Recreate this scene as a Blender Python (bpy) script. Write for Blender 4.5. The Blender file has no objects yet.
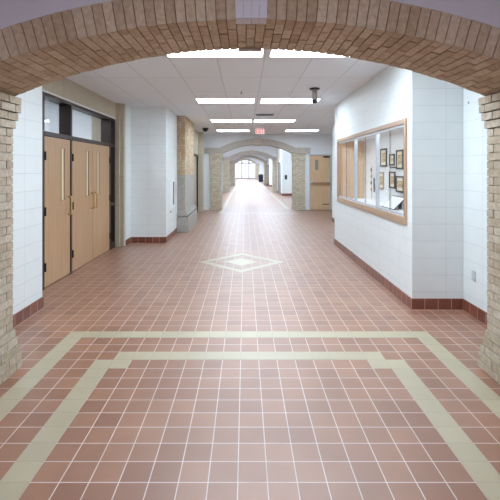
import bpy, math, random
from mathutils import Vector
random.seed(7)
C = bpy.context.scene.collection
scn = bpy.context.scene
PI = math.pi

# ------------------------------------------------------------------ materials
def srgb(r, g, b):
    f = lambda c: (c/255/12.92) if c/255 <= .04045 else ((c/255+.055)/1.055)**2.4
    return (f(r), f(g), f(b), 1.0)

def newmat(name, rough=.6, spec=.5):
    m = bpy.data.materials.new(name); m.use_nodes = True
    nt = m.node_tree; b = nt.nodes['Principled BSDF']
    b.inputs['Roughness'].default_value = rough
    b.inputs['Specular IOR Level'].default_value = spec
    return m, nt, b

def nd(nt, typ, **kw):
    n = nt.nodes.new(typ)
    for k, v in kw.items(): setattr(n, k, v)
    return n

def bump(nt, b, sock, strength, dist, invert=False):
    n = nd(nt, 'ShaderNodeBump', invert=invert)
    n.inputs['Strength'].default_value = strength
    n.inputs['Distance'].default_value = dist
    nt.links.new(sock, n.inputs['Height'])
    nt.links.new(n.outputs['Normal'], b.inputs['Normal'])
    return n

def noise_mix(nt, vec, scale, c1, c2, detail=3, lo=.35, hi=.65):
    n = nd(nt, 'ShaderNodeTexNoise'); n.inputs['Scale'].default_value = scale; n.inputs['Detail'].default_value = detail
    if vec is not None: nt.links.new(vec, n.inputs['Vector'])
    r = nd(nt, 'ShaderNodeValToRGB')
    r.color_ramp.elements[0].position = lo; r.color_ramp.elements[0].color = c1
    r.color_ramp.elements[1].position = hi; r.color_ramp.elements[1].color = c2
    nt.links.new(n.outputs['Fac'], r.inputs['Fac'])
    return r.outputs['Color'], n.outputs['Fac']

def plain(name, col, rough=.5, metal=0., scale=30, var=.06, spec=.5):
    m, nt, b = newmat(name, rough, spec)
    b.inputs['Metallic'].default_value = metal
    tc = nd(nt, 'ShaderNodeTexCoord')
    d = tuple(c*(1-var) for c in col[:3])+(1,)
    l = tuple(min(1, c*(1+var)) for c in col[:3])+(1,)
    c, f = noise_mix(nt, tc.outputs['Object'], scale, d, l)
    nt.links.new(c, b.inputs['Base Color'])
    return m

def emit(name, col, strength):
    m = bpy.data.materials.new(name); m.use_nodes = True
    nt = m.node_tree; nt.nodes.clear()
    o = nd(nt, 'ShaderNodeOutputMaterial'); e = nd(nt, 'ShaderNodeEmission')
    e.inputs['Color'].default_value = col; e.inputs['Strength'].default_value = strength
    nt.links.new(e.outputs[0], o.inputs['Surface'])
    return m

def grid_mat(name, c1, c2, cm, w, h, mortar, off=(0, 0), rough=.5, bumpd=.003, coord='UV',
             stagger=0., mottle=.05, mscale=6., rough_m=None, spec=.5, coat=0, coat_r=.1, fine=0):
    """brick texture in metres: tiles, blocks, ceiling panels, stone joints"""
    m, nt, b = newmat(name, rough, spec)
    tc = nd(nt, 'ShaderNodeTexCoord')
    mp = nd(nt, 'ShaderNodeMapping'); mp.inputs['Location'].default_value = (-off[0], -off[1], 0)
    nt.links.new(tc.outputs[coord], mp.inputs['Vector'])
    t = nd(nt, 'ShaderNodeTexBrick', offset=stagger, squash=1.0)
    t.inputs['Scale'].default_value = 1; t.inputs['Color1'].default_value = c1; t.inputs['Color2'].default_value = c2
    t.inputs['Mortar'].default_value = cm; t.inputs['Mortar Size'].default_value = mortar
    t.inputs['Mortar Smooth'].default_value = .15; t.inputs['Bias'].default_value = 0
    t.inputs['Brick Width'].default_value = w; t.inputs['Row Height'].default_value = h
    nt.links.new(mp.outputs[0], t.inputs['Vector'])
    n = nd(nt, 'ShaderNodeTexNoise'); n.inputs['Scale'].default_value = mscale; n.inputs['Detail'].default_value = 5
    nt.links.new(mp.outputs[0], n.inputs['Vector'])
    mr = nd(nt, 'ShaderNodeMapRange')
    mr.inputs['From Min'].default_value = .3; mr.inputs['From Max'].default_value = .7
    mr.inputs['To Min'].default_value = 1-mottle; mr.inputs['To Max'].default_value = 1+mottle
    nt.links.new(n.outputs['Fac'], mr.inputs['Value'])
    mx = nd(nt, 'ShaderNodeVectorMath', operation='SCALE')
    nt.links.new(t.outputs['Color'], mx.inputs[0]); nt.links.new(mr.outputs[0], mx.inputs['Scale'])
    nt.links.new(mx.outputs[0], b.inputs['Base Color'])
    b.inputs['Coat Weight'].default_value = coat; b.inputs['Coat Roughness'].default_value = coat_r
    hgt = t.outputs['Fac']
    if fine:
        n2 = nd(nt, 'ShaderNodeTexNoise'); n2.inputs['Scale'].default_value = fine; n2.inputs['Detail'].default_value = 2
        nt.links.new(tc.outputs['Object'], n2.inputs['Vector'])
        ma = nd(nt, 'ShaderNodeMath', operation='MULTIPLY_ADD')
        nt.links.new(n2.outputs['Fac'], ma.inputs[0]); ma.inputs[1].default_value = .25
        nt.links.new(t.outputs['Fac'], ma.inputs[2]); hgt = ma.outputs[0]
    bump(nt, b, hgt, .6, bumpd, invert=True)
    if rough_m is not None:
        rr = nd(nt, 'ShaderNodeMapRange'); rr.inputs['To Min'].default_value = rough; rr.inputs['To Max'].default_value = rough_m
        nt.links.new(t.outputs['Fac'], rr.inputs['Value']); nt.links.new(rr.outputs[0], b.inputs['Roughness'])
    return m

def brick_mat(name, cols, rough=.85):
    """clay brick: every brick is real geometry and carries its own tint value"""
    m, nt, b = newmat(name, rough, .25)
    a = nd(nt, 'ShaderNodeAttribute', attribute_name='tint')
    r = nd(nt, 'ShaderNodeValToRGB')
    els = r.color_ramp.elements
    while len(els) < len(cols): els.new(.5)
    for i, c in enumerate(cols):
        els[i].position = i/(len(cols)-1); els[i].color = c
    nt.links.new(a.outputs['Fac'], r.inputs['Fac'])
    tc = nd(nt, 'ShaderNodeTexCoord')
    n = nd(nt, 'ShaderNodeTexNoise'); n.inputs['Scale'].default_value = 28; n.inputs['Detail'].default_value = 6
    nt.links.new(tc.outputs['Object'], n.inputs['Vector'])
    mr = nd(nt, 'ShaderNodeMapRange')
    mr.inputs['From Min'].default_value = .3; mr.inputs['From Max'].default_value = .7
    mr.inputs['To Min'].default_value = .82; mr.inputs['To Max'].default_value = 1.14
    nt.links.new(n.outputs['Fac'], mr.inputs['Value'])
    mx = nd(nt, 'ShaderNodeVectorMath', operation='SCALE')
    nt.links.new(r.outputs['Color'], mx.inputs[0]); nt.links.new(mr.outputs[0], mx.inputs['Scale'])
    nt.links.new(mx.outputs[0], b.inputs['Base Color'])
    n2 = nd(nt, 'ShaderNodeTexNoise'); n2.inputs['Scale'].default_value = 90
    nt.links.new(tc.outputs['Object'], n2.inputs['Vector'])
    bump(nt, b, n2.outputs['Fac'], .5, .004)
    return m

def wood_mat(name, c1, c2, axis='Z', rough=.38, scale=9.):
    m, nt, b = newmat(name, rough, .5)
    tc = nd(nt, 'ShaderNodeTexCoord')
    mp = nd(nt, 'ShaderNodeMapping')
    mp.inputs['Scale'].default_value = {'Z': (scale, scale, .6), 'Y': (scale, .6, scale), 'X': (.6, scale, scale)}[axis]
    nt.links.new(tc.outputs['Object'], mp.inputs['Vector'])
    c, f = noise_mix(nt, mp.outputs[0], 3., c1, c2, detail=6, lo=.3, hi=.7)
    nt.links.new(c, b.inputs['Base Color'])
    bump(nt, b, f, .1, .001)
    return m

def glass_mat(name, tint=(1, 1, 1, 1), refl=.08):
    m = bpy.data.materials.new(name); m.use_nodes = True
    nt = m.node_tree; nt.nodes.clear()
    o = nd(nt, 'ShaderNodeOutputMaterial'); mix = nd(nt, 'ShaderNodeMixShader')
    t = nd(nt, 'ShaderNodeBsdfTransparent'); g = nd(nt, 'ShaderNodeBsdfGlossy')
    t.inputs['Color'].default_value = tint; g.inputs['Roughness'].default_value = .03
    lw = nd(nt, 'ShaderNodeLayerWeight'); lw.inputs['Blend'].default_value = .2
    ma = nd(nt, 'ShaderNodeMath', operation='MULTIPLY_ADD')
    nt.links.new(lw.outputs['Fresnel'], ma.inputs[0]); ma.inputs[1].default_value = .16; ma.inputs[2].default_value = refl*.1
    nt.links.new(ma.outputs[0], mix.inputs['Fac'])
    nt.links.new(t.outputs[0], mix.inputs[1]); nt.links.new(g.outputs[0], mix.inputs[2])
    nt.links.new(mix.outputs[0], o.inputs['Surface'])
    return m

T = .159
OX, OY = -.0385, 2.226          # origin of the floor tile grid
M = {}
M['tile'] = grid_mat('quarry_tile', srgb(158, 111, 84), srgb(139, 93, 69), srgb(212, 198, 190), T, T, .0033, (OX, OY),
                     rough=.42, bumpd=.0012, coord='Object', mottle=.08, mscale=3.5, rough_m=.6, spec=.5, coat=1, coat_r=.44)
M['cream'] = grid_mat('cream_tile', srgb(180, 169, 140), srgb(173, 162, 134), srgb(158, 147, 122), T, T, .0022, (OX, OY),
                      rough=.42, bumpd=.001, coord='Object', mottle=.05, mscale=4, coat=1, coat_r=.44)
M['base'] = grid_mat('cove_base_tile', srgb(132, 78, 62), srgb(112, 64, 52), srgb(196, 172, 160), T, .30, .003, (0, -.005),
                     rough=.35, bumpd=.001, mottle=.08)
M['block'] = grid_mat('painted_block', srgb(229, 234, 234), srgb(227, 233, 233), srgb(203, 209, 213), .406, .203, .0022, (0, 0),
                      rough=.5, bumpd=.003, mottle=.015, fine=160)
M['plaster'] = plain('white_paint', srgb(232, 235, 238), .6, scale=8, var=.012)
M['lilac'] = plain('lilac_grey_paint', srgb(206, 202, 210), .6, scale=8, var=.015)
M['ceiling'] = grid_mat('ceiling_panel', srgb(232, 240, 248), srgb(229, 237, 245), srgb(196, 203, 212), .61, 1.22, .006, (.25, .34),
                        rough=.85, bumpd=.002, coord='Object', mottle=.02, mscale=60, fine=220)
M['stone'] = grid_mat('limestone', srgb(188, 178, 158), srgb(180, 170, 150), srgb(160, 150, 132), 1.06, .62, .004, (0, .27),
                      rough=.75, bumpd=.002, mottle=.05, mscale=7)
M['stone_plain'] = plain('smooth_limestone', srgb(194, 185, 172), .7, scale=14, var=.06)
M['stone_grey'] = plain('grey_limestone', srgb(186, 177, 168), .7, scale=16, var=.08)
M['mortar'] = plain('brown_mortar', srgb(120, 100, 82), .95, scale=60, var=.1)
M['mortar_l'] = plain('tan_mortar', srgb(168, 156, 138), .95, scale=60, var=.1)
M['brick_arch'] = brick_mat('brown_brick', [srgb(176, 153, 128), srgb(188, 166, 142), srgb(202, 183, 160), srgb(182, 159, 134)])
M['brick_pier'] = brick_mat('buff_brick', [srgb(178, 163, 141), srgb(188, 174, 154), srgb(197, 186, 168), srgb(182, 167, 146)])
M['brick_pale'] = brick_mat('pale_buff_brick', [srgb(196, 184, 160), srgb(208, 198, 178), srgb(218, 210, 192), srgb(204, 190, 166)])
M['brick_tan'] = brick_mat('tan_brick', [srgb(188, 160, 126), srgb(200, 176, 144), srgb(210, 194, 168), srgb(192, 166, 132)])
M['wood'] = wood_mat('door_veneer', srgb(180, 143, 106), srgb(196, 161, 122))
M['wood_light'] = wood_mat('light_veneer', srgb(208, 174, 138), srgb(222, 190, 154))
M['stone_ped'] = plain('weathered_limestone', srgb(170, 166, 158), .75, scale=16, var=.1)
M['wood_trim'] = wood_mat('oak_trim', srgb(168, 136, 110), srgb(188, 158, 132), 'Y')
M['wood_trim_z'] = wood_mat('oak_trim_upright', srgb(168, 136, 110), srgb(188, 158, 132), 'Z')
M['wood_panel'] = wood_mat('panel_veneer', srgb(200, 160, 118), srgb(214, 178, 138), 'Z', .5, 7)
M['handle_wood'] = plain('brass_pull', srgb(214, 178, 124), .4, .2)
M['bronze'] = plain('dark_bronze', srgb(58, 44, 40), .4, .3)
M['hinge'] = plain('black_hinge', srgb(46, 38, 36), .5, .3)
M['alu'] = plain('satin_aluminium', srgb(206, 214, 222), .35, .5)
M['steel'] = plain('brushed_steel', srgb(196, 192, 190), .35, .25)
M['white'] = plain('white_enamel', srgb(236, 238, 240), .4, scale=20, var=.01)
M['black'] = plain('black_plastic', srgb(24, 24, 26), .3)
M['dark'] = plain('charcoal', srgb(60, 62, 68), .5)
M['slot'] = plain('grey_slot', srgb(72, 78, 82), .6)
M['lite'] = plain('painted_backlit_glass', srgb(244, 234, 196), .3, scale=50, var=.08)  # light coming through the door strips is painted into this cream
M['lite_grey'] = plain('grey_wired_glass', srgb(150, 156, 150), .2, scale=50, var=.08)
M['paper'] = plain('white_paper', srgb(240, 240, 240), .7, scale=10, var=.01)
M['mat_board'] = plain('cream_mat_board', srgb(232, 224, 200), .8, scale=10, var=.02)
M['gold'] = plain('gold_metal', srgb(196, 158, 84), .35, .6)
M['navy'] = plain('navy_plastic', srgb(44, 52, 84), .45)
M['grey_door'] = plain('grey_painted_steel', srgb(150, 148, 150), .5)
M['taupe_door'] = plain('taupe_door_panel', srgb(172, 164, 148), .6, scale=6, var=.04)
M['red'] = plain('red_letters', srgb(214, 70, 66), .5)
M['pale_frame'] = plain('pale_lavender_frame', srgb(150, 145, 165), .5)
M['print'] = None
m, nt, b = newmat('photo_print', .6)
tc = nd(nt, 'ShaderNodeTexCoord')
c, f = noise_mix(nt, tc.outputs['Object'], 22, srgb(150, 110, 80), srgb(226, 206, 160), detail=4)
nt.links.new(c, b.inputs['Base Color']); M['print'] = m
M['glass'] = glass_mat('clear_glass')
M['glass_far'] = glass_mat('entrance_glass', refl=.02)
M['lamp'] = emit('troffer_diffuser', (.74, .88, 1, 1), 20.0)
M['fill_arch'] = emit('arch_fill_diffuser', (.76, .89, 1, 1), 11.5)  # for the added row hidden behind the foreground arch
M['fill_near'] = emit('near_fill_diffuser', (.82, .88, 1, 1), 23.0)  # for the added lamps around the camera
M['fill_far'] = emit('corridor_fill_diffuser', (.74, .86, 1, 1), 47.0)  # for the added lamps of the far corridor
M['lamp_case'] = emit('case_lamp', (.85, .95, 1, 1), 13.0)
M['exit_face'] = emit('exit_sign_face', srgb(255, 214, 210), 1.0)
M['exit_red'] = emit('exit_letters', srgb(226, 70, 70), .75)

# ------------------------------------------------------------------ mesh builder
def origin(o):
    v = Vector((0, 0, 0))
    while o is not None:
        v += o.location; o = o.parent
    return v

class MB:
    def __init__(s): s.v = []; s.f = []; s.mi = []; s.t = []; s.sm = []
    def add(s, vs, fs, mi=0, t=.5, smooth=False):
        k = len(s.v); s.v += [tuple(p) for p in vs]
        for f in fs:
            s.f.append(tuple(k+i for i in f)); s.mi.append(mi); s.t.append(t); s.sm.append(smooth)
        return s
    def hexa(s, p, mi=0, t=.5):
        """p: 8 points, bottom four counter-clockwise, then top four"""
        return s.add(p, [(3, 2, 1, 0), (4, 5, 6, 7), (0, 1, 5, 4), (1, 2, 6, 5), (2, 3, 7, 6), (3, 0, 4, 7)], mi, t)
    def box(s, x0, x1, y0, y1, z0, z1, mi=0, t=.5):
        return s.hexa([(x0, y0, z0), (x1, y0, z0), (x1, y1, z0), (x0, y1, z0), (x0, y0, z1), (x1, y0, z1), (x1, y1, z1), (x0, y1, z1)], mi, t)
    def slab_y(s, q, y0, y1, mi=0, t=.5):
        """quad q in (x,z), counter-clockwise seen from -Y, between y0 and y1"""
        a, b, c, d = q
        return s.hexa([(a[0], y0, a[1]), (b[0], y0, b[1]), (b[0], y1, b[1]), (a[0], y1, a[1]),
                       (d[0], y0, d[1]), (c[0], y0, c[1]), (c[0], y1, c[1]), (d[0], y1, d[1])], mi, t)
    def lathe(s, prof, cx, cy, cz, n=24, axis='Z', mi=0):
        vs = []; fs = []
        for (r, h) in prof:
            for i in range(n):
                a = 2*PI*i/n; u, w = r*math.cos(a), r*math.sin(a)
                vs.append((cx+u, cy+w, cz+h) if axis == 'Z' else ((cx+h, cy+u, cz+w) if axis == 'X' else (cx+w, cy+h, cz+u)))
        for j in range(len(prof)-1):
            for i in range(n):
                fs.append((j*n+i, j*n+(i+1) % n, (j+1)*n+(i+1) % n, (j+1)*n+i))
        fs.append(tuple(range(n-1, -1, -1))); fs.append(tuple((len(prof)-1)*n+i for i in range(n)))
        return s.add(vs, fs, mi, .5, True)
    def tube(s, pts, r, n=10, mi=0):
        pts = [Vector(p) for p in pts]; vs = []; fs = []
        for k, p in enumerate(pts):
            d = (pts[min(k+1, len(pts)-1)]-pts[max(k-1, 0)]).normalized()
            u = d.orthogonal().normalized() if k == 0 else (u-d*u.dot(d)).normalized()
            w = d.cross(u)
            for i in range(n):
                a = 2*PI*i/n; vs.append(p+r*(math.cos(a)*u+math.sin(a)*w))
        for k in range(len(pts)-1):
            for i in range(n):
                fs.append((k*n+i, k*n+(i+1) % n, (k+1)*n+(i+1) % n, (k+1)*n+i))
        fs.append(tuple(range(n-1, -1, -1))); fs.append(tuple((len(pts)-1)*n+i for i in range(n)))
        return s.add(vs, fs, mi, .5, True)
    def build(s, name, mats, parent=None, bevel=0, uvo=(0, 0, 0), loc=None):
        if not isinstance(mats, (list, tuple)): mats = [mats]
        o0 = origin(parent) if parent else Vector(loc or (0, 0, 0))
        me = bpy.data.meshes.new(name)
        me.from_pydata([(p[0]-o0.x, p[1]-o0.y, p[2]-o0.z) for p in s.v], [], s.f)
        for m in mats: me.materials.append(m)
        me.polygons.foreach_set('material_index', s.mi)
        me.polygons.foreach_set('use_smooth', s.sm)
        at = me.attributes.new('tint', 'FLOAT', 'FACE'); at.data.foreach_set('value', s.t)
        me.update()
        uv = me.uv_layers.new(name='UVMap')
        for p in me.polygons:
            n = p.normal; ax = max(range(3), key=lambda i: abs(n[i]))
            for li in p.loop_indices:
                w = s.v[me.loops[li].vertex_index]
                x, y, z = w[0]-uvo[0], w[1]-uvo[1], w[2]-uvo[2]
                uv.data[li].uv = (y, z) if ax == 0 else ((x, z) if ax == 1 else (x, y))
        o = bpy.data.objects.new(name, me); C.objects.link(o)
        if parent: o.parent = parent
        else: o.location = o0
        if bevel:
            bm_ = o.modifiers.new('bevel', 'BEVEL'); bm_.width = bevel; bm_.segments = 2; bm_.limit_method = 'ANGLE'
            bm_.angle_limit = math.radians(40)
        return o

def tag(o, label=None, cat=None, group=None, kind=None):
    if label: o['label'] = label
    if cat: o['category'] = cat
    if group: o['group'] = group
    if kind: o['kind'] = kind
    return o

def thing(name, label, cat, loc, group=None, kind=None):
    o = bpy.data.objects.new(name, None); C.objects.link(o); o.location = loc; o.empty_display_size = .1
    return tag(o, label, cat, group, kind)

def struct(name, mb, mats, label, cat, uvo=(0, 0, 0), bevel=0):
    return tag(mb.build(name, mats, uvo=uvo, bevel=bevel), label, cat, None, 'structure')

def copy_tree(o, parent=None):
    c = o.copy(); C.objects.link(c)
    if parent: c.parent = parent
    for ch in list(o.children): copy_tree(ch, c)
    return c

# ------------------------------------------------------------------ arch helpers
class Arc:
    def __init__(s, cx, half, spring, rise):
        s.cx, s.half, s.spring, s.rise = cx, half, spring, rise
        s.R = (half*half+rise*rise)/(2*rise); s.zc = spring+rise-s.R
        s.th = math.asin(half/s.R)
    def pt(s, a, r=0.):
        return (s.cx+(s.R+r)*math.sin(a), s.zc+(s.R+r)*math.cos(a))

def arch_wall(mb, arc, ring, y0, y1, xl, xr, ztop, n=48, pier_w=0., mi=0):
    """wall above an arch, from the back of its ring to ztop, and down its sides to the floor outside the piers"""
    pts = [arc.pt(-arc.th+2*arc.th*i/n, ring) for i in range(n+1)]
    for a, b in zip(pts, pts[1:]):
        mb.slab_y([a, b, (b[0], ztop), (a[0], ztop)], y0, y1, mi)
    for sgn, e, x in ((-1, pts[0], xl), (1, pts[-1], xr)):
        s0 = arc.pt(sgn*arc.th)
        if sgn < 0:
            mb.add([(e[0], y0, s0[1]), (s0[0], y0, s0[1]), (e[0], y0, e[1]), (e[0], y1, s0[1]), (s0[0], y1, s0[1]), (e[0], y1, e[1])], [(0, 1, 2), (5, 4, 3), (0, 3, 4, 1), (1, 4, 5, 2), (2, 5, 3, 0)], mi)
            if e[0] > x: mb.box(x, e[0], y0, y1, s0[1], ztop, mi)
            if arc.cx-arc.half-pier_w > x+.001: mb.box(x, arc.cx-arc.half-pier_w, y0, y1, 0, s0[1], mi)
        else:
            mb.add([(s0[0], y0, s0[1]), (e[0], y0, s0[1]), (e[0], y0, e[1]), (s0[0], y1, s0[1]), (e[0], y1, s0[1]), (e[0], y1, e[1])], [(0, 1, 2), (5, 4, 3), (0, 3, 4, 1), (1, 4, 5, 2), (2, 5, 3, 0)], mi)
            if e[0] < x: mb.box(e[0], x, y0, y1, s0[1], ztop, mi)
            if arc.cx+arc.half+pier_w < x-.001: mb.box(arc.cx+arc.half+pier_w, x, y0, y1, 0, s0[1], mi)
    return mb

def stone_ring(arc, ring, y0, y1, a0, a1, n=40):
    mb = MB()
    for i in range(n):
        p, q = a0+(a1-a0)*i/n, a0+(a1-a0)*(i+1)/n
        mb.slab_y([arc.pt(p), arc.pt(q), arc.pt(q, ring), arc.pt(p, ring)], y0, y1)
    return mb

def brick_ring(arc, ring, y0, y1, N, key=3, L=.2, gap=.007):
    """bricks set on edge round the arch, staggered through its depth; the key courses leave room at the two faces"""
    mb = MB(); da = 2*arc.th/N; g = gap/2
    mb2 = stone_ring(arc, ring-.012, y0+.008, y1-.008, -arc.th, arc.th, 60)
    mb2.v = [(p[0], p[1], p[2]+.007) for p in mb2.v]
    for i in range(N):
        a, b = -arc.th+i*da, -arc.th+(i+1)*da
        ka = g/arc.R
        iskey = abs(i-(N-1)/2) < key/2
        ya, yb = (y0+.10, y1-.06) if iskey else (y0, y1)
        cuts = [ya]
        y = y0+(L if i % 2 == 0 else L/2)
        while y < yb-.04:
            if y > ya+.04: cuts.append(y)
            y += L
        cuts.append(yb)
        for c0, c1 in zip(cuts, cuts[1:]):
            j = random.uniform(-.003, .003)
            mb.slab_y([arc.pt(a+ka, j), arc.pt(b-ka, j), arc.pt(b-ka*.9, ring), arc.pt(a+ka*.9, ring)],
                      c0+(0 if c0 == y0 else g)+random.uniform(-.002, .002) , c1-(0 if c1 == y1 else g), 0, random.random())
    return mb, mb2

def brick_pier(x0, x1, y0, y1, z0, z1, H=.0677, L=.2, base=(), cap=(), gap=.009, D=.09, faces='LRFB'):
    """coursed brickwork: individual bricks round a mortar core; base/cap are the outward steps of the first/last courses"""
    mb = MB(); core = MB(); n = max(1, round((z1-z0)/H)); h = (z1-z0)/n; g = gap/2
    core.box(x0+.008, x1-.008, y0+.008, y1-.008, z0, z1)
    for k in range(n):
        e = base[k] if k < len(base) else 0
        if n-1-k < len(cap): e = cap[n-1-k]
        X0, X1, Y0, Y1 = x0-e, x1+e, y0-e, y1+e
        if e > 0: core.box(X0+.009, X1-.009, Y0+.009, Y1-.009, z0+k*h+.003, z0+(k+1)*h-.003)
        za, zb = z0+k*h+g, z0+(k+1)*h-g
        def run(a, b, off):
            c = [a]; p = a+off
            while p < b-.05:
                if p > a+.05: c.append(p)
                p += L
            c.append(b); return list(zip(c, c[1:]))
        odd = k % 2
        if 'L' in faces or 'R' in faces:
            for a, b in run(Y0, Y1, L if odd else L/2):
                for f in 'LR':
                    if f in faces:
                        xa, xb = (X0, X0+D) if f == 'L' else (X1-D, X1)
                        j = random.uniform(-.002, .002)
                        mb.box(xa+j, xb+j, a+(g if a > Y0 else 0), b-(g if b < Y1 else 0), za, zb, 0, random.random())
        xs0, xs1 = X0+(D if 'L' in faces else 0), X1-(D if 'R' in faces else 0)
        for f in 'FB':
            if f in faces:
                for a, b in run(xs0, xs1, L/2+.01 if odd else L):
                    ya, yb = (Y0, Y0+D) if f == 'F' else (Y1-D, Y1)
                    mb.box(a+g, b-g, ya, yb, za, zb, 0, random.random())
    return mb, core

# ------------------------------------------------------------------ floor, ceilings
CX = .042
YA0, YA1 = 2.795, 3.488          # near and far face of the foreground arch
HC = 3.09
floor = struct('floor', MB().box(-6, 6, -3.2, 78, -.2, 0), M['tile'], 'red-brown square tile floor of the hallway', 'floor')
struct('ceiling', MB().box(-5.3, 5.3, YA1, 17.35, HC, HC+.15), M['ceiling'], 'pale grey panel ceiling over the middle hall', 'ceiling')
struct('ceiling', MB().box(-5.3, 5.3, -3.2, YA0, 3.25, 3.4), M['ceiling'], 'ceiling in front of the foreground arch', 'ceiling')
struct('ceiling', MB().box(-5.3, 5.3, 17.35, 73, 3.35, 3.5), M['ceiling'], 'ceiling of the far corridor beyond the second arch', 'ceiling')

def gx(k): return OX+k*T
def gy(k): return OY+k*T
def band(name, rects, label):
    mb = MB()
    for (k0, k1, j0, j1) in rects: mb.box(gx(k0), gx(k1), gy(j0), gy(j1), 0, .0015)
    return struct(name, mb, M['cream'], label, 'floor inlay')
band('trim_1', [(-11, -10, -20, 12), (11, 12, -20, 12), (-11, 12, 12, 13)], 'outer cream tile band running across the red floor in the foreground')
band('trim_2', [(-8, -7, -20, 8), (8, 9, -20, 8), (-8, -6, 8, 9), (7, 9, 8, 9), (-7, 8, 9, 10)], 'inner cream tile band with stepped corners in the foreground')
def diamond(name, cx, cy, r0, r1, label):
    mb = MB(); d = [(1, 0), (0, 1), (-1, 0), (0, -1)]
    for i in range(4):
        a, b = d[i], d[(i+1) % 4]
        lo = [(cx+a[0]*r1, cy+a[1]*r1), (cx+b[0]*r1, cy+b[1]*r1), (cx+b[0]*r0, cy+b[1]*r0), (cx+a[0]*r0, cy+a[1]*r0)]
        mb.hexa([(x, y, 0) for x, y in lo]+[(x, y, .0015) for x, y in lo])
    return struct(name, mb, M['cream'], label, 'floor inlay')
diamond('trim_3', -.065, 7.5, .60, .775, 'large cream diamond outline set in the floor of the middle hall')
diamond('trim_4', -.065, 7.5, .001, .31, 'small solid cream diamond at the centre of the diamond outline')
band('trim_5', [(-5, 13, 84, 85), (-6, -5, 84, 340), (11, 12, 96, 340)], 'cream tile border along the floor of the far corridor')

# ------------------------------------------------------------------ walls
# left side
wl = MB()
wl.box(-3.3, -2.46, YA1, 5.055, 0, HC)
struct('wall_left', wl, M['block'], 'white painted block wall between the foreground arch and the three doors', 'wall', (-2.46, 5.055, 0))
wl = MB()
wl.box(-3.3, -2.60, 9.07, 9.49, 0, HC)
wl.box(-3.3, -1.80, 9.49, 11.07, 0, HC)
struct('wall_left', wl, M['block'], 'white block wall that juts out past the three doors', 'wall', (-1.80, 9.49, 0))
ws = MB()
ws.box(-3.1, -2.78, 5.055, 8.95, 2.765, HC)
ws.box(-3.1, -2.78, 5.055, 5.60, 0, 2.765)
ws.box(-3.3, -2.70, 8.95, 9.0, 0, HC); ws.box(-3.3, -2.62, 9.0, 9.07, 0, HC)
struct('trim_6', ws, M['stone'], 'beige stone surround over and beside the three doors', 'stone surround', bevel=.006)
wv = MB()
wv.box(-5.3, -5.1, 5.2, 9.3, 0, HC); wv.box(-5.1, -3.1, 5.2, 5.4, 0, HC); wv.box(-5.1, -3.3, 9.1, 9.3, 0, HC)
struct('wall_left', wv, M['plaster'], 'white wall of the room behind the three doors', 'wall')
ws = MB()
ws.box(-3.3, -1.78, 13.12, 14.2, 0, HC); ws.box(-3.3, -1.78, 16.0, 17.05, 0, HC); ws.box(-3.3, -1.78, 14.2, 16.0, 2.22, HC)
ws.box(-1.78, -1.62, 16.0, 16.12, 0, HC); ws.box(-1.78, -1.655, 16.12, 16.22, 0, HC); ws.box(-1.78, -1.62, 16.22, 16.34, 0, HC)
struct('wall_left', ws, M['stone'], 'beige stone wall with a doorway just before the second arch', 'wall', bevel=.004)
# right side
wr = MB()
wr.box(2.61, 3.3, YA1, 4.983, 0, HC)
CY0, CY1, CZ0, CZ1 = 5.15, 8.94, .99, 2.30      # display window opening
wr.box(2.0, 2.80, 4.983, CY0, 0, HC); wr.box(2.0, 2.80, CY1, 9.3, 0, HC)
wr.box(2.0, 2.80, CY0, CY1, 0, CZ0); wr.box(2.0, 2.80, CY0, CY1, CZ1, HC); wr.box(2.58, 2.80, CY0, CY1, CZ0, CZ1)
wr.box(2.80, 3.3, 4.983, 9.3, 0, HC)
wr.box(2.80, 3.3, 9.3, 13.4, 0, HC)
struct('wall_right', wr, M['block'], 'white painted block wall with the display window', 'wall', (2.0, 4.983, 0))
wr = MB(); wr.box(3.3, 5.3, 13.2, 13.4, 0, HC); wr.box(5.1, 5.3, 13.4, 17.05, 0, HC)
struct('wall_right', wr, M['block'], 'white wall of the side bay before the far wooden door', 'wall')
# near room, around the camera
wn = MB(); wn.box(-3.0, -2.8, -3.2, YA0, 0, 3.25); wn.box(2.9, 3.1, -3.2, YA0, 0, 3.25); wn.box(-2.8, 2.9, -3.2, -3.0, 0, 3.25)
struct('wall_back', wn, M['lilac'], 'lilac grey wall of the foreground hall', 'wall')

# foreground arch
A1 = Arc(CX, 1.985, 2.278, .398)
wa = arch_wall(MB(), A1, .205, YA0, YA1, -3.3, 3.3, 3.4, 60, .70)
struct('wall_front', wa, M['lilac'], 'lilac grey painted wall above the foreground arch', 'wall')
root = thing('brick_archway', 'wide brown brick arch with buff piers framing the foreground', 'archway', (CX, (YA0+YA1)/2, 0))
b1, m1 = brick_ring(A1, .205, YA0-.012, YA1, 61)
b1.build('arch_ring', M['brick_arch'], root); m1.build('mortar', M['mortar'], root)
ka = .105/A1.R
stone_ring(A1, .36, YA0-.035, YA0+.09, -ka, ka, 4).build('keystone', M['lilac'], root, .004)
mbk = stone_ring(A1, .21, YA1-.058, YA1+.012, -ka*.92, ka*.92, 4); mbk.v = [(x, y, z-.018) for x, y, z in mbk.v]
mbk.build('keystone', M['stone_grey'], root, .004)
STEP = (.052, .048, .036, .024, .012)
for x0, x1, fc in ((CX-2.685, CX-1.985, 'RFB'), (CX+1.985, CX+2.685, 'LFB')):
    pb, pc = brick_pier(x0, x1, YA0, YA1, 0, 2.278, base=STEP, cap=(.045, .045, .030, .015), faces=fc)
    p = pb.build('pier', M['brick_pier'], root); pc.build('mortar', M['mortar_l'], p)

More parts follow.
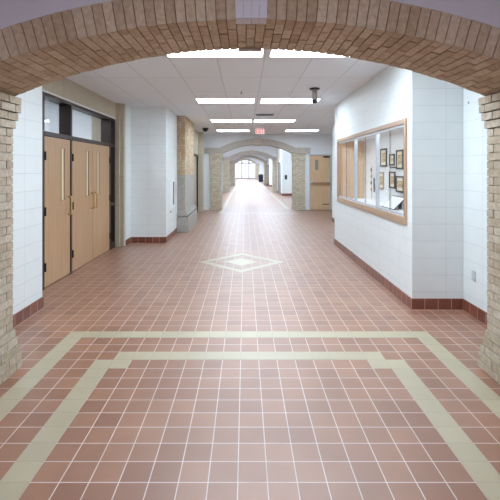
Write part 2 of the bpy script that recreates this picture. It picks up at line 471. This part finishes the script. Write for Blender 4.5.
# second arch at the end of the hall
A2 = Arc(.51, 1.47, 2.31, .37)
Y2, Y2b = 17.0, 17.62
wa = arch_wall(MB(), A2, .24, Y2+.05, Y2b-.02, -3.3, 2.49, 3.5, 40, .47)
wa.box(2.49, 5.3, Y2+.05, Y2b-.02, 2.28, 3.5); wa.box(2.49, 2.62, Y2+.05, Y2b-.02, 0, 2.28)
wa.box(3.52, 5.3, Y2+.05, Y2b-.02, 0, 2.28); wa.box(2.62, 3.52, Y2b-.1, Y2b-.02, 0, 2.28)
struct('wall_far', wa, M['plaster'], 'white wall around the second arch', 'wall')
def far_arch(arc, y0, y1, xcapl, xcapr, label, bm, pw=.47):
    r = thing('stone_archway', label, 'archway', (arc.cx, (y0+y1)/2, 0))
    k = .12/arc.R
    stone_ring(arc, .24, y0-.03, y1, -arc.th, arc.th, 48).build('stone_band', M['stone_grey'], r, .004)
    kk = stone_ring(arc, .30, y0-.07, y1+.03, -k, k, 3); kk.v = [(x, y, z-.03) for x, y, z in kk.v]
    kk.build('keystone', M['stone_plain'], r, .005)
    for s in (-1, 1):
        e = arc.cx+s*arc.half
        lo, hi = (xcapl, e+.0) if s < 0 else (e-.0, xcapr)
        MB().box(lo, hi, y0-.045, y1+.01, arc.spring, arc.spring+.235).build('impost', M['stone_grey'], r, .006)
        x0, x1 = (e-pw, e) if s < 0 else (e, e+pw)
        pb, pc = brick_pier(x0, x1, y0, y1, 0, arc.spring, cap=(.02, .02, .0, .02), base=(.02, .02), faces='LRFB')
        p = pb.build('pier', bm, r); pc.build('mortar', M['mortar_l'], p)
    return r
far_arch(A2, Y2, Y2b, -1.66, 2.66, 'pale stone arch on brick piers at the end of the hall under the exit sign', M['brick_pale'])

# far corridor
wc = MB()
wc.box(-2.0, -1.62, Y2b, 72, 0, 3.35)
struct('wall_left', wc, M['block'], 'left wall of the far corridor', 'wall')
wc = MB()
wc.box(2.95, 3.4, Y2b, 26, 0, 3.35); wc.box(2.3, 3.4, 26, 30, 0, 3.35)
wc.box(2.95, 3.4, 30, 39.5, 0, 3.35); wc.box(2.3, 3.4, 39.5, 43, 0, 3.35); wc.box(2.95, 3.4, 43, 72, 0, 3.35)
struct('wall_right', wc, M['block'], 'right wall of the far corridor', 'wall')
for cx, half, y, rise, lab in ((.45, 1.55, 30, .44, 'second pale arch along the far corridor, seen inside the first'),
                               (.48, 1.52, 43, .52, 'third pale arch along the far corridor'),
                               (0., 1.76, 66, .75, 'last arch, nearest to the bright entrance glass')):
    A = Arc(cx, half, 2.31, rise)
    w = arch_wall(MB(), A, .24, y+.05, y+.55, -1.62, 2.95, 3.35, 32, .47)
    struct('wall_far', w, M['plaster'], 'white wall around the '+lab, 'wall')
    far_arch(A, y, y+.6, max(-1.62, cx-half-.65), cx+half+.5, lab, M['brick_pale'])
# far entrance
we = MB(); we.box(-2.0, -1.95, 72, 72.3, 0, 3.35); we.box(2.3, 3.4, 72, 72.3, 0, 3.35)
struct('wall_far', we, M['plaster'], 'end wall beside the far entrance glass', 'wall')
wroot = thing('window_1', 'bright glazed entrance with pale mullions at the far end of the corridor', 'window', (.17, 72.1, 0), kind='structure')
fr = MB()
for x in (-1.95, -.62, .60, 1.78, 2.20): fr.box(x, min(x+.15, 2.30), 72.05, 72.17, 0, 3.35)
fr.box(-1.95, 2.3, 72.05, 72.17, 2.62, 2.77); fr.box(-1.95, 2.3, 72.05, 72.17, 0, .12); fr.box(-1.95, 2.3, 72.05, 72.17, 3.28, 3.35)
fr.build('window_frame', M['pale_frame'], wroot)
for xa, xb in ((-1.80, -.62), (-.47, .60), (.75, 1.78), (1.93, 2.20)):
    for za, zb in ((.12, 2.62), (2.77, 3.28)):
        MB().box(xa, xb, 72.10, 72.115, za, zb).build('pane', M['glass_far'], wroot)

# ------------------------------------------------------------------ baseboards
bb = .126
mb = MB()
mb.box(-2.46, -2.447, YA1+.07, 5.055, 0, bb); mb.box(-2.72, -2.447, 5.055, 5.068, 0, bb)
struct('baseboard_left', mb, M['base'], 'dark red tile baseboard under the white wall left of the doors', 'baseboard', (-2.447, 5.068, 0))
mb = MB()
mb.box(-2.60, -2.587, 9.07, 9.477, 0, bb); mb.box(-2.60, -1.787, 9.477, 9.49, 0, bb); mb.box(-1.80, -1.787, 9.49, 10.95, 0, bb)
struct('baseboard_left', mb, M['base'], 'dark red tile baseboard round the jutting white wall on the left', 'baseboard', (-1.787, 9.477, 0))
mb = MB()
mb.box(2.597, 2.61, YA1+.07, 4.97, 0, bb); mb.box(1.987, 2.61, 4.97, 4.983, 0, bb); mb.box(1.987, 2.0, 4.983, 9.3, 0, bb)
mb.box(1.987, 2.787, 9.3, 9.313, 0, bb); mb.box(2.787, 2.80, 9.3, 13.4, 0, bb)
struct('baseboard_right', mb, M['base'], 'dark red tile baseboard along the white wall below the display window', 'baseboard', (1.987, 4.97, 0))
mb = MB()
mb.box(2.937, 2.95, Y2b+.03, 25.985, 0, .15); mb.box(2.30, 2.95, 25.985, 26, 0, .15); mb.box(2.285, 2.30, 25.985, 27.0, 0, .15); mb.box(2.285, 2.3, 28.7, 29.98, 0, .15)
mb.box(2.30, 2.95, 39.485, 39.5, 0, .15); mb.box(2.285, 2.30, 39.485, 43, 0, .15)
struct('baseboard_right', mb, M['base'], 'dark tile baseboard on the right of the far corridor', 'baseboard')

# ------------------------------------------------------------------ the three doors on the left
FX = -2.79
fr = thing('door_frame', 'dark bronze frame with glass transoms around the three wooden doors', 'door frame', (-2.88, 7.27, 0))
mb = MB()
mb.box(-2.98, FX, 5.60, 5.80, 0, 2.70); mb.box(-2.98, FX, 8.90, 8.95, 0, 2.70)
mb.box(-2.98, FX, 5.60, 8.95, 2.70, 2.74)
mb.build('frame', M['bronze'], fr, .003)
for y in (6.67, 8.61): MB().box(-2.98, FX, y, y+.06, 0, 2.70).build('mullion', M['bronze'], fr, .003)
for a, b in ((5.80, 6.67), (6.73, 8.61), (8.67, 8.90)):
    MB().box(-2.98, FX+.004, a, b, 2.145, 2.205).build('transom_bar', M['bronze'], fr, .003)
    p = MB().box(-2.966, -2.958, a, b, 2.205, 2.70).build('transom_pane', M['glass'], fr)
MB().box(-2.966, -2.958, 8.67, 8.90, .96, 2.145).build('sidelight_pane', M['glass'], fr)
MB().box(-2.966, -2.958, 8.67, 8.90, .12, .90).build('sidelight_pane', M['glass'], fr)
MB().box(-2.98, FX, 8.67, 8.90, .90, .96).build('rail', M['bronze'], fr, .003)
MB().box(-2.98, FX, 8.67, 8.90, 0, .12).build('rail', M['bronze'], fr, .003)
MB().box(-3.0, -2.765, 5.60, 8.95, 2.742, 2.764).build('head_trim', M['white'], fr, .002)

def pull(y, sgn, root):
    """D pull: two stubs and a bar, standing off the leaf"""
    x = FX-.012
    low = [(x, y, .96), (x+.035, y, .96), (x+.052, y, .972), (x+.055, y, .99)]
    hi = [(p[0], p[1], 2.20-p[2]) for p in reversed(low)]
    return MB().tube(low+hi, .014).build('pull_handle', M['handle_wood'], root)
def leaf(name, y0, y1, hinge_lo, lab):
    d = thing(name, lab, 'door', (-2.82, (y0+y1)/2, 0), kind='structure')
    latch = y1 if hinge_lo else y0; s = -1 if hinge_lo else 1
    g = .006
    ly = latch+s*.27
    va, vb = ly-.05, ly+.05
    mb = MB()
    mb.box(-2.845, -2.80, y0+g, va, .012, 2.135); mb.box(-2.845, -2.80, vb, y1-g, .012, 2.135)
    mb.box(-2.845, -2.80, va, vb, .012, 1.20); mb.box(-2.845, -2.80, va, vb, 1.99, 2.135)
    mb.build('door_leaf', M['wood'], d)
    v = MB().box(-2.83, -2.808, va, vb, 1.20, 1.99).build('vision_panel', M['lite'], d)
    st = MB(); st.box(-2.81, -2.794, va-.012, va, 1.19, 2.0); st.box(-2.81, -2.794, vb, vb+.012, 1.19, 2.0)
    st.box(-2.81, -2.794, va, vb, 1.188, 1.20); st.box(-2.81, -2.794, va, vb, 1.99, 2.002)
    st.build('glazing_bead', M['wood_trim_z'], v)
    pull(latch+s*.075, s, d)
    hy = y0+.01 if hinge_lo else y1-.01
    for z in (.30, 1.08, 1.86):
        MB().lathe([(.014, -.06), (.016, -.058), (.016, .058), (.014, .06)], -2.787, hy, z, 12).build('hinge', M['hinge'], d)
leaf('door_1', 5.80, 6.67, True, 'nearest tan wooden door, alone left of the pair')
leaf('door_2', 6.73, 7.67, True, 'middle tan wooden door, left leaf of the pair')
leaf('door_3', 7.67, 8.61, False, 'far tan wooden door, right leaf of the pair beside the narrow sidelight')

# door in the stone doorway on the left
d = thing('door_5', 'taupe door with dark frame in the stone doorway beyond the brick pillar', 'door', (-1.88, 15.1, 0), kind='structure')
mb = MB(); mb.box(-1.92, -1.80, 14.2, 14.27, 0, 2.22); mb.box(-1.92, -1.80, 15.93, 16.0, 0, 2.22); mb.box(-1.92, -1.80, 14.27, 15.93, 2.15, 2.22)
mb.build('door_jamb', M['bronze'], d, .003)
MB().box(-1.90, -1.85, 14.275, 15.09, .01, 2.145).build('door_leaf', M['taupe_door'], d, .002)
MB().box(-1.90, -1.85, 15.10, 15.925, .01, 2.145).build('door_leaf', M['taupe_door'], d, .002)
for y in (15.03, 15.16): MB().tube([(-1.85, y, .96), (-1.80, y, .98), (-1.80, y, 1.2), (-1.85, y, 1.22)], .01).build('pull_handle', M['steel'], d)

# far right wooden door
d = thing('door_4', 'light wooden door with crash bar and slim window right of the second arch', 'door', (3.07, 17.07, 0), kind='structure')
mb = MB(); mb.box(2.62, 2.66, 17.0, 17.12, 0, 2.28); mb.box(3.48, 3.52, 17.0, 17.12, 0, 2.28); mb.box(2.66, 3.48, 17.0, 17.12, 2.24, 2.28)
mb.build('door_jamb', M['alu'], d, .003)
mb = MB(); Yd0, Yd1 = 17.03, 17.075
mb.box(2.665, 2.86, Yd0, Yd1, .01, 2.235); mb.box(3.00, 3.475, Yd0, Yd1, .01, 2.235); mb.box(2.86, 3.0, Yd0, Yd1, .01, 1.64); mb.box(2.86, 3.0, Yd0, Yd1, 2.05, 2.235)
mb.build('door_leaf', M['wood_light'], d)
MB().box(2.86, 3.0, Yd0+.012, Yd1-.01, 1.64, 2.05).build('vision_panel', M['lite_grey'], d)
bar = MB().tube([(2.70, 16.955, 1.12), (3.45, 16.955, 1.12)], .028).build('crash_bar', M['wood_trim'], d)
MB().box(2.68, 2.76, 16.94, Yd0, 1.08, 1.18).build('latch_case', M['alu'], bar, .006)
MB().box(3.42, 3.46, 16.95, Yd0, 1.085, 1.155).build('end_bracket', M['steel'], bar, .004)
MB().box(3.16, 3.44, Yd0-.006, Yd0, .22, .25).build('door_stop_plate', M['hinge'], d)
MB().box(3.2, 3.46, 16.99, Yd0, 2.14, 2.20).build('door_closer', M['bronze'], d, .006)

# doors along the far corridor
for nm, y, lab in (('door_6', 27.0, 'grey door in the right wall between the second and third arches'),
                   ('door_7', 40.4, 'grey door further down the right wall of the far corridor')):
    d = thing(nm, lab, 'door', (2.28, y+.8, 0), kind='structure')
    MB().box(2.285, 2.30, y+.05, y+1.55, .01, 2.05).build('door_leaf', M['grey_door'], d)
    mb = MB(); mb.box(2.265, 2.30, y, y+.05, 0, 2.1); mb.box(2.265, 2.30, y+1.55, y+1.6, 0, 2.1); mb.box(2.265, 2.30, y+.05, y+1.55, 2.05, 2.1)
    mb.build('door_jamb', M['dark'], d)
    MB().lathe([(.0, -.05), (.028, -.048), (.03, -.03), (.012, -.015), (.012, 0)], 2.285, y+.14, 1.0, 12, 'X').build('door_knob', M['steel'], d)

# ------------------------------------------------------------------ brick pillar on the left
pl = thing('brick_pillar', 'tan brick pillar on a grey stone pedestal beyond the jutting white wall', 'pillar', (-1.95, 12.1, 0))
pb, pc = brick_pier(-2.35, -1.60, 11.09, 13.02, 1.52, HC, faces='RFB')
s = pb.build('brick_shaft', M['brick_tan'], pl); pc.build('mortar', M['mortar_l'], s)
MB().box(-2.4, -1.592, 11.075, 13.05, .56, 1.52).build('pedestal', M['stone_ped'], pl, .006)
mb = MB()
for k, (z0, z1, e) in enumerate(((.40, .43, .02), (.43, .49, .085), (.49, .525, .06), (.525, .56, .025))):
    mb.box(-2.4, -1.592+e, 11.075-e, 13.05+e*.5, z0, z1)
mb.build('base_moulding', M['stone_ped'], pl, .01)
MB().box(-2.4, -1.50, 10.975, 13.1, 0, .40).build('plinth', M['stone_ped'], pl, .01)

# ------------------------------------------------------------------ display window
dc = thing('display_case', 'oak framed glass display case built into the right wall', 'display case', (2.25, (CY0+CY1)/2, CZ0))
mb = MB(); fw = .06
mb.box(1.975, 2.05, CY0-.02, CY1+.02, CZ0-.01, CZ0+.085); mb.box(1.975, 2.05, CY0-.02, CY1+.02, CZ1-.06, CZ1+.005)
mb.build('frame_rail', M['wood_trim'], dc, .004)
for y in (CY0-.02, CY1+.02-fw):
    MB().box(1.975, 2.05, y, y+fw, CZ0+.085, CZ1-.06).build('frame_stile', M['wood_trim_z'], dc, .004)
# lining
MB().box(2.555, 2.575, CY0+.01, CY1-.01, CZ0+.03, CZ1-.01).build('back_panel', M['white'], dc)
MB().box(2.05, 2.555, CY0+.01, CY1-.01, CZ0+.01, CZ0+.055).build('case_floor', M['white'], dc)
MB().box(2.05, 2.555, CY1-.03, CY1-.01, CZ0+.055, CZ1-.01).build('end_panel', M['wood_panel'], dc)
MB().box(2.05, 2.555, CY0+.01, CY0+.03, CZ0+.055, CZ1-.01).build('end_panel', M['wood_panel'], dc)
MB().box(2.06, 2.555, CY0+.03, CY1-.03, CZ1-.03, CZ1-.012).build('case_top', M['white'], dc)
lt = MB().box(2.06, 2.14, 5.4, 8.7, CZ1-.045, CZ1-.03).build('lamp_housing', M['alu'], dc)
MB().box(2.07, 2.13, 5.42, 8.68, CZ1-.052, CZ1-.045).build('lamp_tube', M['lamp_case'], lt)
zb, zt = CZ0+.085, CZ1-.06
for y in (7.55, 6.31): MB().box(1.99, 2.04, y, y+.05, zb, zt).build('post', M['alu'], dc, .003)
for z in (zb, zt-.03): MB().box(2.0, 2.035, CY0+fw, CY1-fw, z, z+.03).build('glass_track', M['alu'], dc)
for y0, y1 in ((CY0+.07, 6.31), (6.36, 7.55), (7.60, CY1-.07)):
    ym = (y0+y1)/2
    p1 = MB().box(2.010, 2.015, y0, ym+.02, zb+.03, zt-.03).build('glass_pane', M['glass'], dc)
    MB().box(2.0095, 2.0155, ym+.016, ym+.021, zb+.03, zt-.03).build('edge_strip', M['dark'], p1)
    MB().box(2.024, 2.029, ym-.02, y1, zb+.03, zt-.03).build('glass_pane', M['glass'], dc)
ztop = CZ0+.055
# framed photographs on the back panel
BX = 2.555
def picture(y0, y1, z0, z1, lab, frame='dark'):
    r = thing('picture_frame', lab, 'picture', (BX, (y0+y1)/2, z0), 'framed pictures in the display case')
    w = .028
    mb = MB(); mb.box(BX-.022, BX, y0, y0+w, z0, z1); mb.box(BX-.022, BX, y1-w, y1, z0, z1)
    mb.box(BX-.022, BX, y0+w, y1-w, z0, z0+w); mb.box(BX-.022, BX, y0+w, y1-w, z1-w, z1)
    mb.build('frame', M[frame], r, .003)
    MB().box(BX-.010, BX, y0+w, y1-w, z0+w, z1-w).build('mat_board', M['mat_board'], r)
    i = .05
    MB().box(BX-.012, BX-.010, y0+w+i*.6, y1-w-i*.6, z0+w+i, z1-w-i).build('print', M['print'], r)
picture(7.48, 7.82, 1.72, 2.05, 'dark framed picture at the upper left of the case back, nearest the post')
picture(7.09, 7.34, 1.735, 1.935, 'small dark framed picture in the middle of the upper row')
picture(6.70, 7.00, 1.67, 1.99, 'dark framed picture at the right end of the upper row')
picture(7.64, 7.92, 1.30, 1.62, 'tan framed picture at the left of the lower row', 'wood_trim_z')
picture(7.06, 7.34, 1.34, 1.63, 'dark framed picture in the middle of the lower row')
picture(6.67, 7.01, 1.29, 1.56, 'dark framed picture at the right end of the lower row')
tag(MB().box(2.546, 2.554, 7.05, 7.33, 1.69, 1.712).build('name_strip', M['dark'], None, .001), 'narrow dark strip between the two middle pictures on the case back', 'label strip')
# hanging things
h = thing('hanging_medals', 'string of small gold medals hanging on the case back', 'medals', (2.53, 8.38, 1.72))
MB().tube([(2.548, 8.38, 1.74), (2.548, 8.38, 1.08)], .003, 6).build('string', M['dark'], h)
for k in range(4):
    MB().lathe([(.0, -.006), (.028, -.005), (.03, 0), (.028, .005), (0, .006)], 2.546-.008, 8.38, 1.66-.13*k, 16, 'X').build('medal', M['gold'] if k % 2 else M['dark'], h)
tag(MB().box(2.543, 2.554, 8.20, 8.25, 1.22, 1.50).build('pennant', M['dark'], None, .002), 'narrow dark pennant hanging low on the case back', 'pennant')
# papers and a propped card on the case floor
def sheet(x0, x1, y0, y1, lab, edge=False):
    mb = MB(); mb.box(x0, x1, y0, y1, ztop, ztop+.004)
    return tag(mb.build('paper_sheet', M['paper']), lab, 'paper')
sheet(2.12, 2.42, 7.95, 8.40, 'white paper sheet lying at the far left of the case floor')
q = thing('open_folder', 'flat dark-edged folder lying in the middle of the case floor', 'folder', (2.25, 7.2, ztop))
MB().box(2.10, 2.40, 6.98, 7.44, ztop, ztop+.008).build('cover', M['dark'], q, .002)
MB().box(2.11, 2.39, 6.99, 7.43, ztop+.008, ztop+.014).build('page', M['paper'], q)
sheet(2.10, 2.40, 5.55, 6.10, 'white paper sheet lying nearest the right end of the case floor')
c = thing('propped_card', 'slanted white card with black edge propped on the case floor', 'card', (2.38, 6.66, ztop))
def slant(ya, yb, xa, za, xb, zb_, o0, o1):
    d = Vector((xb-xa, 0, zb_-za)).normalized(); n = Vector((-d.z, 0, d.x))
    P = lambda x, y, z, o: (x+n.x*o, y, z+n.z*o)
    return [P(xa, yb, za, o0), P(xa, ya, za, o0), P(xb, ya, zb_, o0), P(xb, yb, zb_, o0), P(xa, yb, za, o1), P(xa, ya, za, o1), P(xb, ya, zb_, o1), P(xb, yb, zb_, o1)]
MB().hexa(slant(6.36, 6.92, 2.28, ztop, 2.47, ztop+.19, 0, .010)).build('backing', M['black'], c)
MB().hexa(slant(6.385, 6.90, 2.288, ztop+.008, 2.455, ztop+.175, .010, .013)).build('card', M['paper'], c)
MB().box(2.46, 2.475, 6.58, 6.70, ztop, ztop+.185).build('easel_strut', M['black'], c)
for k, (x, y, lab) in enumerate(((2.16, 8.72, 'small white dish at the far end of the case floor by the wooden panel'), (2.14, 8.52, 'small white dish in the case, second from the wooden panel'))):
    tag(MB().lathe([(.03, 0), (.035, .004), (.055, .03), (.052, .032), (.03, .008), (0, .007)], x, y, ztop, 20).build('dish', M['alu']), lab, 'dish')

# ------------------------------------------------------------------ ceiling fittings
def troffer(loc, mat, label, group):
    x, y, z = loc
    t = thing('ceiling_light', label, 'ceiling light', (x, y, z-.02), group)
    mb = MB(); w, h = .61, .305; e = .025
    mb.box(x-w, x+w, y-h, y-h+e, z-.014, z-.001); mb.box(x-w, x+w, y+h-e, y+h, z-.014, z-.001)
    mb.box(x-w, x-w+e, y-h+e, y+h-e, z-.014, z-.001); mb.box(x+w-e, x+w, y-h+e, y+h-e, z-.014, z-.001)
    mb.build('frame', M['white'], t)
    MB().box(x-w+e, x+w-e, y-h+e, y+h-e, z-.010, z-.001).build('diffuser', mat, t)
    return t
G = 'recessed fluorescent lights of the middle hall'
proto = troffer((-.37, 4.93, HC), M['lamp'], 'long ceiling light left of centre, half hidden behind the foreground arch', G)
for x, y, lab in ((.90, 4.93, 'long ceiling light right of centre, partly hidden by the foreground arch'),
                  (-.395, 8.6, 'left ceiling light of the second row'),
                  (.92, 8.6, 'right ceiling light of the second row, behind the hanging metal cylinder'),
                  (-.395, 12.2, 'left ceiling light of the third row'),
                  (.86, 12.2, 'right ceiling light of the third row'),
                  (-.44, 15.3, 'left ceiling light of the farthest row, beside the exit sign'),
                  (2.09, 15.3, 'right ceiling light of the farthest row, above the far wooden door')):
    c = copy_tree(proto); c.location = (x, y, HC-.02); c['label'] = lab
p0 = troffer((-.37, 3.98, HC), M['fill_arch'], 'added left fill light, hidden right behind the foreground arch', G)  # hidden pair added to brighten the walls just past the arch
c = copy_tree(p0); c.location = (.90, 3.98, HC-.02); c['label'] = 'added right fill light, hidden right behind the foreground arch'
p2 = troffer((-.55, 21.0, 3.35), M['fill_far'], 'added unseen fill light on the ceiling inside the far corridor', 'added fill lights of the far corridor')  # unseen lamps added to brighten the far corridor
for y in (26, 33, 38, 46, 52, 58, 63, 69.5):
    c = copy_tree(p2); c.location = (-.55, y, 3.33)
for y in (21, 26, 33, 38, 46, 52, 58, 63, 69.5):  # second added line, set apart to widen the sheen on the floor
    c = copy_tree(p2); c.location = (1.5, y, 3.33)
p3 = troffer((0, .6, 3.25), M['fill_near'], 'added unseen fill light on the ceiling of the foreground hall', 'added fill lights of the foreground hall')  # out-of-view lamps added to light the foreground
c = copy_tree(p3); c.location = (0, -1.6, 3.23)
M['lamp_vest'] = emit('vestibule_troffer', (.74, .88, 1, 1), 30.0)
troffer((-4.1, 7.2, HC), M['lamp_vest'], 'ceiling light seen through the transom glass', 'lights behind the doors')

# exit sign
ex = thing('exit_sign', 'small lit exit sign hanging from the ceiling before the second arch', 'exit sign', (.51, 14.15, HC-.24))
MB().box(.355, .665, 14.13, 14.18, HC-.235, HC-.04).build('housing', M['white'], ex, .006)
MB().box(.365, .655, 14.124, 14.13, HC-.225, HC-.05).build('face', M['exit_face'], ex)
MB().box(.46, .56, 14.13, 14.18, HC-.04, HC-.001).build('canopy', M['white'], ex)
L = MB(); y0, y1 = 14.118, 14.124; zt_, zb2 = HC-.065, HC-.21; zm = (zt_+zb2)/2; s = .016
def st(x0, x1, z0, z1): L.box(x0, x1, y0, y1, z0, z1)
x = .382                                                # E
st(x, x+s, zb2, zt_); st(x+s, x+.052, zt_-s, zt_); st(x+s, x+.046, zm-s/2, zm+s/2); st(x+s, x+.052, zb2, zb2+s)
x = .448                                                # X
for a, b in (((x, zb2), (x+.060, zt_)), ((x, zt_), (x+.060, zb2))):
    if a[1] < b[1]: L.slab_y([a, (a[0]+s, a[1]), (b[0], b[1]), (b[0]-s, b[1])], y0, y1)
    else: L.slab_y([(b[0]-s, b[1]), b, (a[0]+s, a[1]), a], y0, y1)
x = .526; st(x, x+s, zb2, zt_)                          # I
x = .560; st(x, x+.070, zt_-s, zt_); st(x+.027, x+.027+s, zb2, zt_-s)   # T
L.build('lettering', M['exit_red'], ex)

# dome camera
dcm = thing('dome_camera', 'black dome camera on the ceiling above the left side of the second arch', 'camera', (-1.37, 14.4, HC-.14))
MB().lathe([(.10, -.045), (.105, -.04), (.105, -.002), (.10, 0)], -1.37, 14.4, HC-.001, 24).build('base', M['black'], dcm)
MB().lathe([(.002, -.13), (.03, -.126), (.06, -.112), (.08, -.085), (.088, -.045)], -1.37, 14.4, HC-.001, 24).build('dome', M['black'], dcm)
# hanging metal cylinder
sn = thing('ceiling_cylinder', 'short metal cylinder hanging from the ceiling in front of the second row of lights', 'ceiling fixture', (1.22, 7.3, HC-.26))
MB().lathe([(.085, -.022), (.088, -.018), (.088, 0)], 1.22, 7.3, HC-.001, 24).build('ceiling_plate', M['dark'], sn)
MB().lathe([(.045, -.20), (.047, -.195), (.047, -.02)], 1.22, 7.3, HC-.001, 24).build('body', M['steel'], sn)
MB().lathe([(.02, -.262), (.04, -.255), (.05, -.23), (.05, -.20), (.045, -.195)], 1.22, 7.3, HC-.001, 24).build('cap', M['dark'], sn)
# sprinkler
sp = thing('sprinkler_head', 'tiny sprinkler head on the ceiling left of centre', 'sprinkler', (-.07, 7.55, HC-.05))
MB().lathe([(.04, -.006), (.042, -.003), (.042, 0)], -.07, 7.55, HC-.001, 20).build('escutcheon', M['white'], sp)
MB().lathe([(.018, -.05), (.02, -.046), (.008, -.042), (.008, -.005)], -.07, 7.55, HC-.001, 16).build('nozzle', M['dark'], sp)
# vent
v = thing('ceiling_vent', 'slim ceiling air vent between the second and third rows of lights', 'vent', (.51, 10.8, HC-.02))
mb = MB(); mb.box(.26, .76, 10.62, 10.65, HC-.014, HC-.001); mb.box(.26, .76, 10.95, 10.98, HC-.014, HC-.001)
mb.box(.26, .29, 10.65, 10.95, HC-.014, HC-.001); mb.box(.73, .76, 10.65, 10.95, HC-.014, HC-.001)
mb.build('frame', M['alu'], v)
MB().box(.29, .73, 10.65, 10.95, HC-.004, HC-.001).build('backing', M['slot'], v)
for k in range(6):
    y = 10.68+k*.047
    MB().hexa([(.29, y, HC-.014), (.73, y, HC-.014), (.73, y+.006, HC-.014), (.29, y+.006, HC-.014), (.29, y+.022, HC-.004), (.73, y+.022, HC-.004), (.73, y+.028, HC-.004), (.29, y+.028, HC-.004)]).build('slat', M['slot'], v)

# ------------------------------------------------------------------ wall fittings
fe = thing('extinguisher_cabinet', 'white wall cabinet with tall dark slot window on the jutting left wall', 'cabinet', (-1.79, 10.2, .62))
mb = MB(); W0, W1 = 9.98, 10.46
mb.box(-1.80, -1.765, W0, 10.21, .72, 1.42); mb.box(-1.80, -1.765, 10.35, W1, .72, 1.42)
mb.box(-1.80, -1.765, 10.21, 10.35, .72, .80); mb.box(-1.80, -1.765, 10.21, 10.35, 1.36, 1.42)
mb.build('body', M['white'], fe, .004)
MB().box(-1.775, -1.762, 10.21, 10.35, .80, 1.36).build('slot_window', M['slot'], fe)
tag(MB().box(-1.80, -1.77, 9.98, 10.07, .62, .68).build('wall_box', M['steel'], None, .006), 'small metal box on the white wall below the slotted cabinet', 'wall box')
ol = thing('wall_plate', 'small blank grey plate low on the white wall beside the right brick pier', 'wall plate', (2.605, 4.75, .40))
MB().box(2.602, 2.61, 4.71, 4.785, .40, .515).build('plate', M['alu'], ol, .003)
for z in (.418, .497): MB().lathe([(.0, -.003), (.004, -.002), (.004, 0)], 2.602, 4.7475, z, 10, 'X').build('screw', M['steel'], ol)
tag(MB().lathe([(.0, -.012), (.010, -.010), (.012, 0)], 2.61, 4.86, 2.45, 12, 'X').build('wall_sensor', M['steel']), 'tiny round metal sensor high on the white wall beside the right brick pier', 'sensor')
wb = thing('wall_box', 'dark box mounted on the white wall just inside the second arch', 'wall box', (2.55, 25.96, 1.0))
MB().box(2.48, 2.62, 25.90, 26.0, 1.02, 1.30).build('body', M['dark'], wb, .006)
MB().box(2.50, 2.60, 25.895, 25.90, 1.16, 1.26).build('face', M['black'], wb)
# bin far down the corridor
bn = thing('waste_bin', 'small navy bin standing by the right wall deep in the far corridor', 'bin', (2.05, 54, 0))
MB().lathe([(.26, 0), (.28, .02), (.32, .78), (.33, .80)], 2.05, 54, 0, 20).build('body', M['navy'], bn)
MB().lathe([(.34, .80), (.34, .86), (.24, .98), (.12, 1.02)], 2.05, 54, 0, 20).build('lid', M['dark'], bn)

# ------------------------------------------------------------------ world, camera, view
w = bpy.data.worlds.new('world'); scn.world = w; w.use_nodes = True
nt = w.node_tree; bg = nt.nodes['Background']
bg.inputs['Color'].default_value = (.93, .96, 1, 1); bg.inputs['Strength'].default_value = 1.3
cam = bpy.data.cameras.new('camera'); co = bpy.data.objects.new('camera', cam); C.objects.link(co)
co.location = (0, 0, 1.675); co.rotation_euler = (PI/2, 0, 0)
cam.sensor_width = 36; cam.lens = 36*416.5/500; cam.shift_x = .01; cam.shift_y = -.162
cam.clip_end = 300
scn.camera = co
scn.view_settings.view_transform = 'Standard'; scn.view_settings.look = 'None'
scn.view_settings.gamma = 1; scn.view_settings.use_curve_mapping = False
scn.view_settings.exposure = 0.07
scn.cycles.max_bounces = 10; scn.cycles.diffuse_bounces = 6; scn.cycles.transparent_max_bounces = 16
scn.cycles.use_denoising = True
